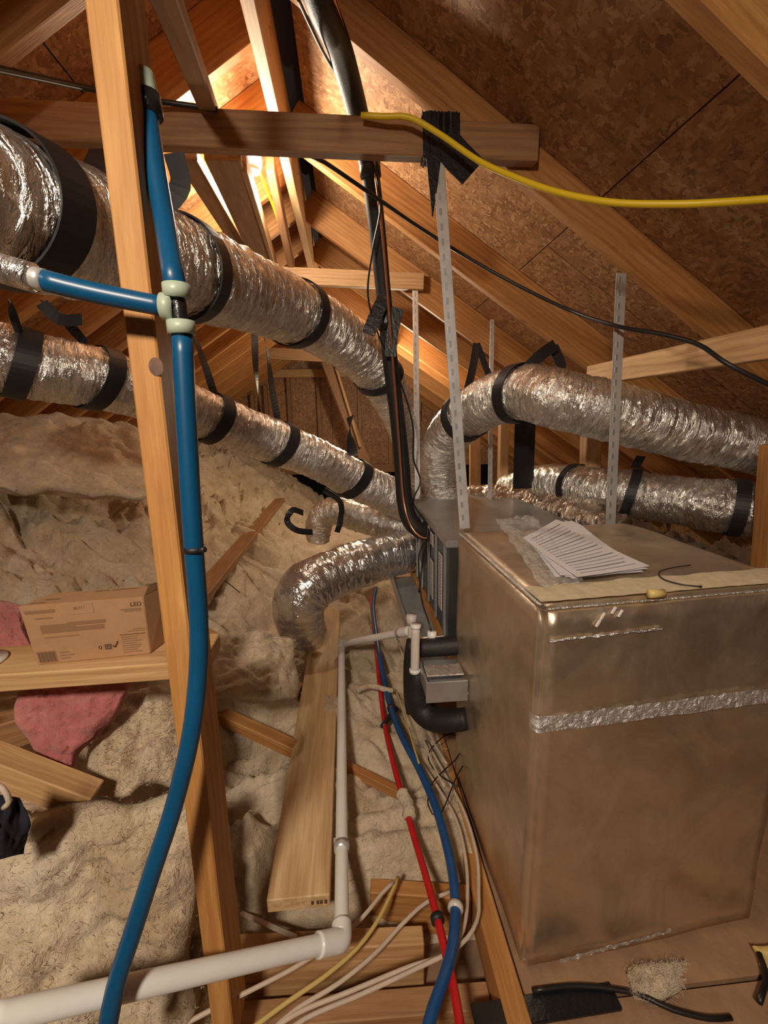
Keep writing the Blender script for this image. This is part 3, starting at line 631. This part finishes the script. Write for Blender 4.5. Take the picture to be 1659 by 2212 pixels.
ribbon('tape_flag',[Vector(p) for p in A((860,665,1.80),(848,720,1.80),(843,770,1.80))],.045,BLACKS,ls,(1,0,.2))
ct=empty('condensate_trap',at(900,1400,1.28)); tag(ct,'black foam wrapped condensate trap with pale standpipes beside the pan','drain trap')
tube('upper_arm',A((1010,1392,1.27),(960,1396,1.28),(905,1400,1.29)),.030,RUBBER,ct,seg=18)
tube('down_leg',A((892,1385,1.32),(886,1430,1.32),(886,1500,1.32),(892,1540,1.30)),.022,RUBBER,ct,seg=14)
tube('trap_bend',A((905,1440,1.26,.016),(903,1462,1.26,.030),(903,1500,1.26,.042),(911,1530,1.25,.042),(935,1552,1.22,.038),(975,1556,1.18,.034),(1010,1552,1.16,.032)),1,RUBBER,ct,seg=20,step=.01)
tube('standpipe',A((896,1452,1.24),(897,1400,1.24),(898,1352,1.24)),.0135,PVCG,ct,seg=18)
tube('standpipe_rim',A((898,1356,1.24),(898,1349,1.24)),.016,PVC,ct,seg=18)
tube('standpipe_base',A((896,1452,1.24),(896,1445,1.24)),.017,PVC,ct,seg=18)
tube('capped_pipe',A((890,1415,1.40),(889,1345,1.40)),.0135,PVCG,ct,seg=18)
tube('pipe_cap',A((889,1348,1.40),(889,1328,1.40)),.018,PVCG,ct,seg=18)
tube('float_switch',A((933,1382,1.30),(933,1364,1.30)),.015,PVC,ct,seg=18)
tube('switch_stem',A((900,1382,1.30),(960,1378,1.30)),.008,PVC,ct,seg=10)
tube('switch_wire',A((932,1366,1.30),(925,1340,1.32),(910,1290,1.40),(905,1200,1.5),(925,1160,1.6)),.0025,BCAB,ct,seg=6)
dp=empty('drain_pipe',at(738,1395,1.95)); tag(dp,'white drain pipe running beside the loose board to the lower left corner','pipe')
E0=at(888,1362,1.45); E1=at(738,1392,1.92); E2=at(738,2030,.70)
tube('cross_run',[E0,E0.lerp(E1,.5),E1],.0145,PVC,dp,seg=18)
tube('coupling',[E0.lerp(E1,.0),E0.lerp(E1,.14)],.018,PVC,dp,seg=18)
tube('elbow',[E0.lerp(E1,.95),E1,E1.lerp(E2,.03)],.0185,PVC,dp,seg=18,step=.006)
tube('long_run',[E1,E1.lerp(E2,.5),E2],.0152,PVC,dp,seg=18)
c1=at(736,1868,.86); tube('coupling',[E1.lerp(E2,.83)+Vector((0,0,0)),E1.lerp(E2,.845)],.0185,STRAPM,dp,seg=18)
E3=at(-40,2205,.46)
tube('elbow',[E1.lerp(E2,.975),E1.lerp(E2,.992),E2+(E3-E2)*.008,E2.lerp(E3,.05),E2.lerp(E3,.10)],.0205,PVC,dp,seg=20,step=.004)
tube('near_run',[E2,E2.lerp(E3,.5),E3],.0165,PVC,dp,seg=20)
# ---------------------------------------------------------------- blue hose with tee
bh=empty('blue_hose',at(385,660,.6)); tag(bh,'thick blue water hose with a side branch tied to the left post','hose')
tube('upper_hose',A((316,225,.70),(324,290,.69),(338,380,.675),(352,460,.66),(366,545,.63),(379,622,.60)),.0128,BLUE,bh,seg=20)
tube('lower_hose',A((393,712,.60),(398,820,.60),(405,950,.60),(412,1080,.60),(420,1200,.60),(429,1330,.60),(428,1450,.59),(412,1590,.575),(376,1740,.56),(330,1880,.54),(288,2010,.52),(250,2130,.50),(225,2260,.48)),.0126,BLUE,bh,seg=20)
tube('branch_hose',A((362,664,.60),(300,652,.595),(220,636,.59),(150,620,.585),(90,604,.58)),.0118,BLUE,bh,seg=20)
tube('tee_fitting',A((379,620,.60),(386,665,.60),(392,715,.60)),.0095,BLACKS,bh,seg=16)
tube('tee_fitting',A((386,664,.60),(362,664,.60)),.0095,BLACKS,bh,seg=16)
for a,b,r in (((380,614),(383,644),.0160),((390,694),(393,722),.0165),((375,664),(350,662),.0158)): tube('coupling',A((*a,.598),(*b,.598)),r,COUP,bh,seg=20)
tube('ferrule',A((97,606,.58),(70,600,.58)),.0125,STRAPM,bh,seg=18)
tube('silver_sleeve',A((72,600,.58),(20,585,.58),(-60,560,.58)),.016,DUCT,bh,seg=18)
tube('top_coupling',A((318,228,.70),(310,188,.70),(303,160,.70)),.0165,COUP,bh,seg=20)
tube('tape_wrap',A((321,252,.70),(314,204,.70)),.0185,BLACKS,bh,seg=16)
tube('zip_tie',A((420,1180,.60),(421,1191,.60)),.0145,BLACK,bh,seg=18)
tube('zip_tie_tail',A((432,1188,.585),(442,1187,.58)),.004,BLACK,bh,seg=8)
# small pex lines on the floor
def onf(l,z,dz=0): return [tuple(atz(px,py,z+(k[0] if k else 0))) for (px,py,*k) in l]
RP=onf([(800,1290),(806,1340),(812,1400),(820,1480),(832,1570),(850,1650),(872,1730),(898,1820),(922,1900),(945,1985),(968,2080),(985,2160),(1000,2260)],.10)
BP=onf([(812,1270),(806,1310),(814,1380),(826,1450),(842,1520),(868,1590),(905,1660),(938,1735),(962,1815),(978,1890),(984,1960),(978,2040),(960,2110),(935,2180),(915,2260)],.11)
rp=tube('red_pipe',RP,.0088,RED,seg=12,label='thin red water line snaking over the insulation to the bottom edge',cat='pipe')
bp=tube('blue_pipe',BP,.0115,BLUE2,seg=12,label='slim blue water line running next to the red one',cat='pipe')
def wrap(P,i,r,mat,label,off=0):
    p=Vector(P[i]); q=Vector(P[i+1]); d=(q-p).normalized(); p=p+d*off; tube('tie',[p-d*.006,p+d*.006],r,mat,label=label,cat='tie',seg=12)
wrap(BP,4,.017,BLACK,'black tie clump joining the red and blue lines halfway',.03)
tube('tie',[Vector(RP[4])-Vector((.01,0,-.0)),Vector(BP[4])+Vector((.02,-.03,0))],.010,BLACK,label='black tie bridging the red and blue lines near the trap',cat='tie')
wrap(RP,9,.015,BLACK,'small black tie on the red line near the bottom')
wrap(BP,10,.017,PVCG,'small grey clip on the blue line near the bottom')
tube('foam_tuft',onf([(868,1712),(880,1735),(886,1765)],.105),.017,FIBRE,disp=lambda s,a,r: r*.35*noise.noise(Vector((s*90,math.cos(a)*3,math.sin(a)*3))),seg=14,step=.004,label='small tan foam tuft around the red line',cat='insulation')
tube('foam_tuft',onf([(770,1492),(800,1482),(836,1490),(850,1492)],.12),.010,FIBRE,disp=lambda s,a,r: r*.35*noise.noise(Vector((s*90,math.cos(a)*3,math.sin(a)*3))),seg=12,step=.004,label='curled fiberglass string lying over the red and blue lines',cat='insulation')
# cables
def cable(l,z,mat,label,r=.0045): tube('cable',onf(l,z),r,mat,label=label,cat='cable',seg=8)
cable([(905,1640),(945,1700),(985,1770),(1005,1850),(1010,1930),(1000,2010),(960,2062),(880,2090),(760,2140),(640,2190),(540,2260)],.05,WCAB,'white cable looping under the blue line, the inner one of two')
cable([(920,1600),(965,1680),(1005,1760),(1030,1850),(1034,1930),(1030,1990),(990,2045),(900,2092),(780,2148),(660,2200),(580,2260)],.06,WCAB,'white cable looping beside the joist, the outer one of two')
cable([(850,1905),(825,1930),(780,1985),(720,2035),(640,2088),(560,2130),(450,2185),(330,2250)],.07,WCAB,'white cable crossing just right of the drain elbow')
cable([(860,1895),(845,1930),(815,1990),(770,2050),(700,2110),(620,2165),(520,2240)],.06,YELD,'pale yellow cable crossing the blocking')
cable([(975,1925),(920,1950),(870,1995),(810,2060),(730,2125),(640,2180),(560,2250)],.05,WCAB,'white cable running from under the red line to the bottom edge')
cable([(855,1490),(872,1540),(890,1600),(905,1650)],.12,YELD,'short pale yellow cable beside the blue line near the trap',.003)
cable([(880,1500),(905,1570),(930,1640),(960,1700)],.12,WCAB,'white cable along the joist below the trap',.003)
cable([(850,1370),(880,1440),(905,1520),(935,1600),(965,1650)],.10,WCAB,'white cable beneath the trap standpipes',.003)
cable([(440,1183),(500,1195),(540,1215),(585,1240)],.32,WCAB,'loose pale wire on the insulation right of the hose tie',.004)
cable([(440,1222),(480,1250),(518,1280)],.30,BCAB,'thin dark wire on the insulation right of the hose tie',.0025)
cable([(1000,1655),(985,1680),(950,1760),(925,1740),(935,1690),(985,1640),(995,1620)],.10,BCAB,'tangled thin dark wire beside the foil box',.002)
cable([(995,1580),(960,1590),(925,1630),(945,1670),(990,1700)],.10,BCAB,'second loop of thin dark wire beside the foil box',.002)
cable([(1150,2140),(1250,2130),(1370,2145),(1450,2180),(1530,2200),(1580,2198)],.0,BCAB,'thin black cable curving over the floor in front of the foil box',.005)
cable([(1640,2060),(1655,2110),(1640,2165)],.02,BCAB,'short black cable at the lower right corner',.006)
# overhead cords
yc=tube('extension_cord',A((780,249,1.38),(830,252,1.37),(885,254,1.36),(950,290,1.34),(1030,345,1.30),(1100,378,1.25),(1200,414,1.18),(1320,437,1.10),(1450,441,1.03),(1560,437,.98),(1720,426,.92)),.0075,YEL,label='yellow extension cord hanging from the near collar beam to the right',cat='cord')
tube('overhead_cable',A((-60,138,.95),(60,163,1.1),(210,195,1.30),(345,219,1.38),(470,236,1.40)),.0065,BCAB,label='black cable stretched behind the post to the near collar beam',cat='cable')
tube('overhead_cable',A((665,335,1.50),(700,350,1.52),(800,418,1.62),(900,487,1.75),(1000,550,1.78),(1110,612,1.74),(1230,670,1.62),(1335,705,1.42),(1430,722,1.32),(1510,745,1.25),(1575,788,1.18),(1700,850,1.12)),.0062,BCAB,label='black cable draped along the right rafters',cat='cable')
te=empty('tape_wrap',at(955,320,1.4)); tag(te,'messy black tape wrapped on the near collar beam around the angle iron','tape')
c0=at(950,300,1.43)
vs=[];fs=[];n=28
for i in range(n+1):
    f=i/n; x=c0.x-.052+.104*f
    for k,(yy,zz) in enumerate(((-.024,-.055),(.024,-.055),(.024,.058),(-.024,.058))):
        q=Vector((f*9,k*3,1)); vs.append((x+.012*noise.noise(q),1.43+yy+.004*noise.noise(q*3),c0.z-.004+zz+.008*noise.noise(q*2)))
for i in range(n):
    for k in range(4): fs.append((i*4+k,i*4+(k+1)%4,(i+1)*4+(k+1)%4,(i+1)*4+k))
pyd('band',vs,fs,BLACKS,te,False)
ribbon('flap',[Vector(p) for p in A((955,300,1.395),(985,335,1.385),(1022,372,1.375))],.085,BLACKS,te,(.6,0,.8))
ribbon('hanging_point',[Vector(p) for p in A((936,330,1.385),(936,400,1.385),(934,468,1.385))],.045,BLACKS,te,(1,0,0),taper=lambda f:1-.92*f)

# ---------------------------------------------------------------- cardboard box on the plank
bz=.701; f0=atz(80,1437,bz); f1=atz(325,1412,bz); b1_=atz(368,1378,bz); b0=f0+(b1_-f1)
H=.122; cb=empty('cardboard_box',(f0+b1_)/2); tag(cb,'small printed brown cardboard box on the plank beside the post','box')
top=lambda p,dx=0,dy=0: Vector((p.x+dx,p.y+dy,bz+H))
g0=top(f0,-.014,0); g1=top(f1); g2=top(b1_,.006,.0); g3=top(b0,-.004,0)
hexa('carton',[f0,f1,b1_,b0,g0,g1,g2,g3],CARD,cb,.0012)
n_=(f1-f0).normalized(); fr=Vector((n_.y,-n_.x,0)); upd=((g0-f0)).normalized()
def fpt(u,v,d=.0008):
    a=f0.lerp(f1,u); b=g0.lerp(g1,u); p=a.lerp(b,v); return p+fr*d
def fq(name,u0,u1,v0,v1,mat,d=.0009,par=None):
    pyd(name,[fpt(u0,v0,d),fpt(u1,v0,d),fpt(u1,v1,d),fpt(u0,v1,d)],[(0,1,2,3)],mat,par or cb,False)
x0=n_; y0=Vector((0,0,1)); 
def ft(txt,u,v,size,mat=INK):
    p=fpt(u,v,.0017); yd=(fpt(u,1)-fpt(u,0)).normalized(); M=Matrix((x0,yd,x0.cross(yd))).transposed().to_4x4(); M.translation=p; textmesh('print',txt,size,M,mat,cb,.0001)
ft('LED',.885,.86,.012)
fq('print',.375,.58,.80,.975,CARD,.0010); ft('30-77 MG',.42,.88,.007)
for (u0,u1,v0,v1,mt_) in ((.80,.97,.80,.822,INKF),(.83,.97,.77,.79,INKF),(.03,.27,.86,.915,INKF),(.10,.24,.765,.785,INKF),(.12,.40,.52,.66,INKF),(.34,.66,.62,.68,INKF),(.34,.64,.52,.60,INKF),(.13,.42,.44,.455,INKF),(.755,.98,.375,.386,INK),(.88,.98,.46,.475,INKF),(.83,.98,.43,.44,INKF),(.22,.30,.17,.185,INKF),(.22,.34,.12,.135,INKF),(.22,.30,.07,.085,INKF)): fq('print',u0,u1,v0,v1,mt_)
for k in range(8): fq('print',.765,.765+.12+.09*random.random(),.335-k*.038,.347-k*.038,INKF)
fq('print',.61,.67,.155,.245,INK); 
ft('UL',.623,.175,.008,CARD)
M_=(fpt(.57,.20)); tube('print',[tuple(fpt(.57+.012*math.cos(a*.7),.20+.028*math.sin(a*.7),.0012)) for a in range(10)],.0006,INK,cb,seg=5,step=.004)
tube('print',[tuple(fpt(.685,.22,.0012)),tuple(fpt(.70,.19,.0012)),tuple(fpt(.73,.28,.0012))],.0014,INK,cb,seg=5,step=.004)
fq('barcode',.03,.185,.03,.22,INKF,.0009)
for k in range(14): fq('barcode_bar',.04+k*.0102,.04+k*.0102+.003+.003*(k%3==0),.045,.205,INK,.0012)
def tpt(u,v): return g0.lerp(g1,u).lerp(g3.lerp(g2,u),v)+Vector((0,0,.001))
for (u0,u1,v) in ((.1,.22,.35),(.4,.52,.8),(.55,.78,.8),(.05,.16,.12)): pyd('print',[tpt(u0,v),tpt(u1,v),tpt(u1,v+.06),tpt(u0,v+.06)],[(0,1,2,3)],INKF,cb,False)
pyd('side_flap',[tpt(1,.05),tpt(1,.95),tpt(1,.95)+Vector((.004,0,.010)),tpt(.93,.6)+Vector((0,0,.011))],[(0,1,2,3)],CARDIN,cb,False)
tube('plate',[(-.74,.86,.7015),(-.74,.86,.706)],.048,WHITE,label='white disc at the left end of the plank',cat='plate',seg=32)
batt('dark_cloth',[at(-60,1700,.62),at(30,1720,.66),at(34,1860,.62),at(-60,1880,.58)],.05,DUST,'dark cloth bundle at the left edge above the big batt',31,20,.01)['category']='cloth'
tube('cable',A((-20,1690,.60),(5,1702,.60),(20,1730,.60),(8,1745,.60)),.004,WCAB,label='cream cable end over the dark cloth bundle',cat='cable')

# ---------------------------------------------------------------- papers, bag, tie on the foil box
ps=empty('paper_stack',toppt(.4,.5,.01)); tag(ps,'stapled white papers in a torn clear bag on top of the foil box','papers')
cA,cB,cC,cD=[atz(*p,Z1+.012) for p in ((1135,1172),(1222,1140),(1398,1230),(1222,1254))]
def sheet(name,off,rot,mat,par,uvr=(0,1,0,1),n=22,m2=14,curl=1.0):
    vs=[];fs=[]
    for j in range(m2+1):
        for i in range(n+1):
            u=uvr[0]+(uvr[1]-uvr[0])*i/n; v=uvr[2]+(uvr[3]-uvr[2])*j/m2
            p=cA*(1-u)*(1-v)+cB*(1-u)*v+cC*u*v+cD*u*(1-v)
            z=off+curl*(.018*math.exp(-((u-.0)/.25)**2)*(v*.7+.3)+.010*math.exp(-((u-.35)/.3)**2)*(v)+.006*(1-v)**2)
            c_=(cA+cC)/2; d=p-c_; a=rot; p=c_+Vector((d.x*math.cos(a)-d.y*math.sin(a),d.x*math.sin(a)+d.y*math.cos(a),0)); p.z=Z1+.010+z
            vs.append(p)
    for j in range(m2):
        for i in range(n): a=j*(n+1)+i; fs.append((a,a+1,a+n+2,a+n+1))
    return pyd(name,vs,fs,mat,par)
top_s=None
for k in range(5): top_s=sheet('sheet',k*.0016,.05*(k-2)*(-1)**k,PAPER,ps)
def ink(n): return plain(n,(.16,.16,.2),.8)
INKB=ink('text_ink'); TXT=plain('faint_text',(.42,.41,.45),.8)
for k in range(17):
    u=.10+k*.052; e=.90-.25*random.random()*(k%4==3); sheet('text_line',4*.0016+.0007,.10,INKB if k%3==0 else TXT,top_s,(u,u+.010,.10,e),3,10)
# crumpled clear bag
vs=[];fs=[];n=40;q0,q1,q2,q3=[atz(*p,Z1+.02) for p in ((1070,1130),(1150,1120),(1262,1250),(1168,1262))]
for j in range(n+1):
    for i in range(n+1):
        u,v=i/n,j/n; p=q0*(1-u)*(1-v)+q1*u*(1-v)+q2*u*v+q3*(1-u)*v; p.z=Z1+.012+.03*(1-v)*abs(noise.noise(p*22))+.012*abs(noise.noise(p*60))+.012*(1-v); vs.append(p)
for j in range(n):
    for i in range(n): a=j*(n+1)+i; fs.append((a,a+1,a+n+2,a+n+1))
pyd('clear_bag',vs,fs,PLASTIC,ps)
tube('zip_tie',onf([(1492,1221),(1450,1227),(1424,1236),(1432,1250),(1470,1262),(1512,1267)],Z1+.012),.0013,BCAB,seg=6,step=.006,label='loose black zip tie on top of the foil box right of the papers',cat='tie')
box('tie_head',tuple(atz(1513,1267,Z1+.013)),(.005,.005,.004),BCAB,bpy.data.objects['zip_tie.001'] if 'zip_tie.001' in bpy.data.objects else bh,.001)
# floor bits in front of the box
box('strip_and_shadow',(.36,.655,-.0115),(.30,.045,.012),BLACKS,rz=.03,label='black strip and painted shadow band on the floor under the front edge of the foil box',cat='mat')  # black strip, also standing in for the shadow band under the box
batt('insulation_tuft',[atz(1340,2080,.02),atz(1480,2070,.02),atz(1470,2125,.0),atz(1350,2135,.0)],.03,FIBRE,'small torn insulation tuft on the floor in front of the foil box',41,24,.012)
batt('yellow_rag',[atz(1625,2040,.02),atz(1700,2020,.02),atz(1710,2100,.02),atz(1635,2100,.0)],.02,YELD,'yellow rag at the lower right corner beside the foil box',44,16,.006)['category']='rag'
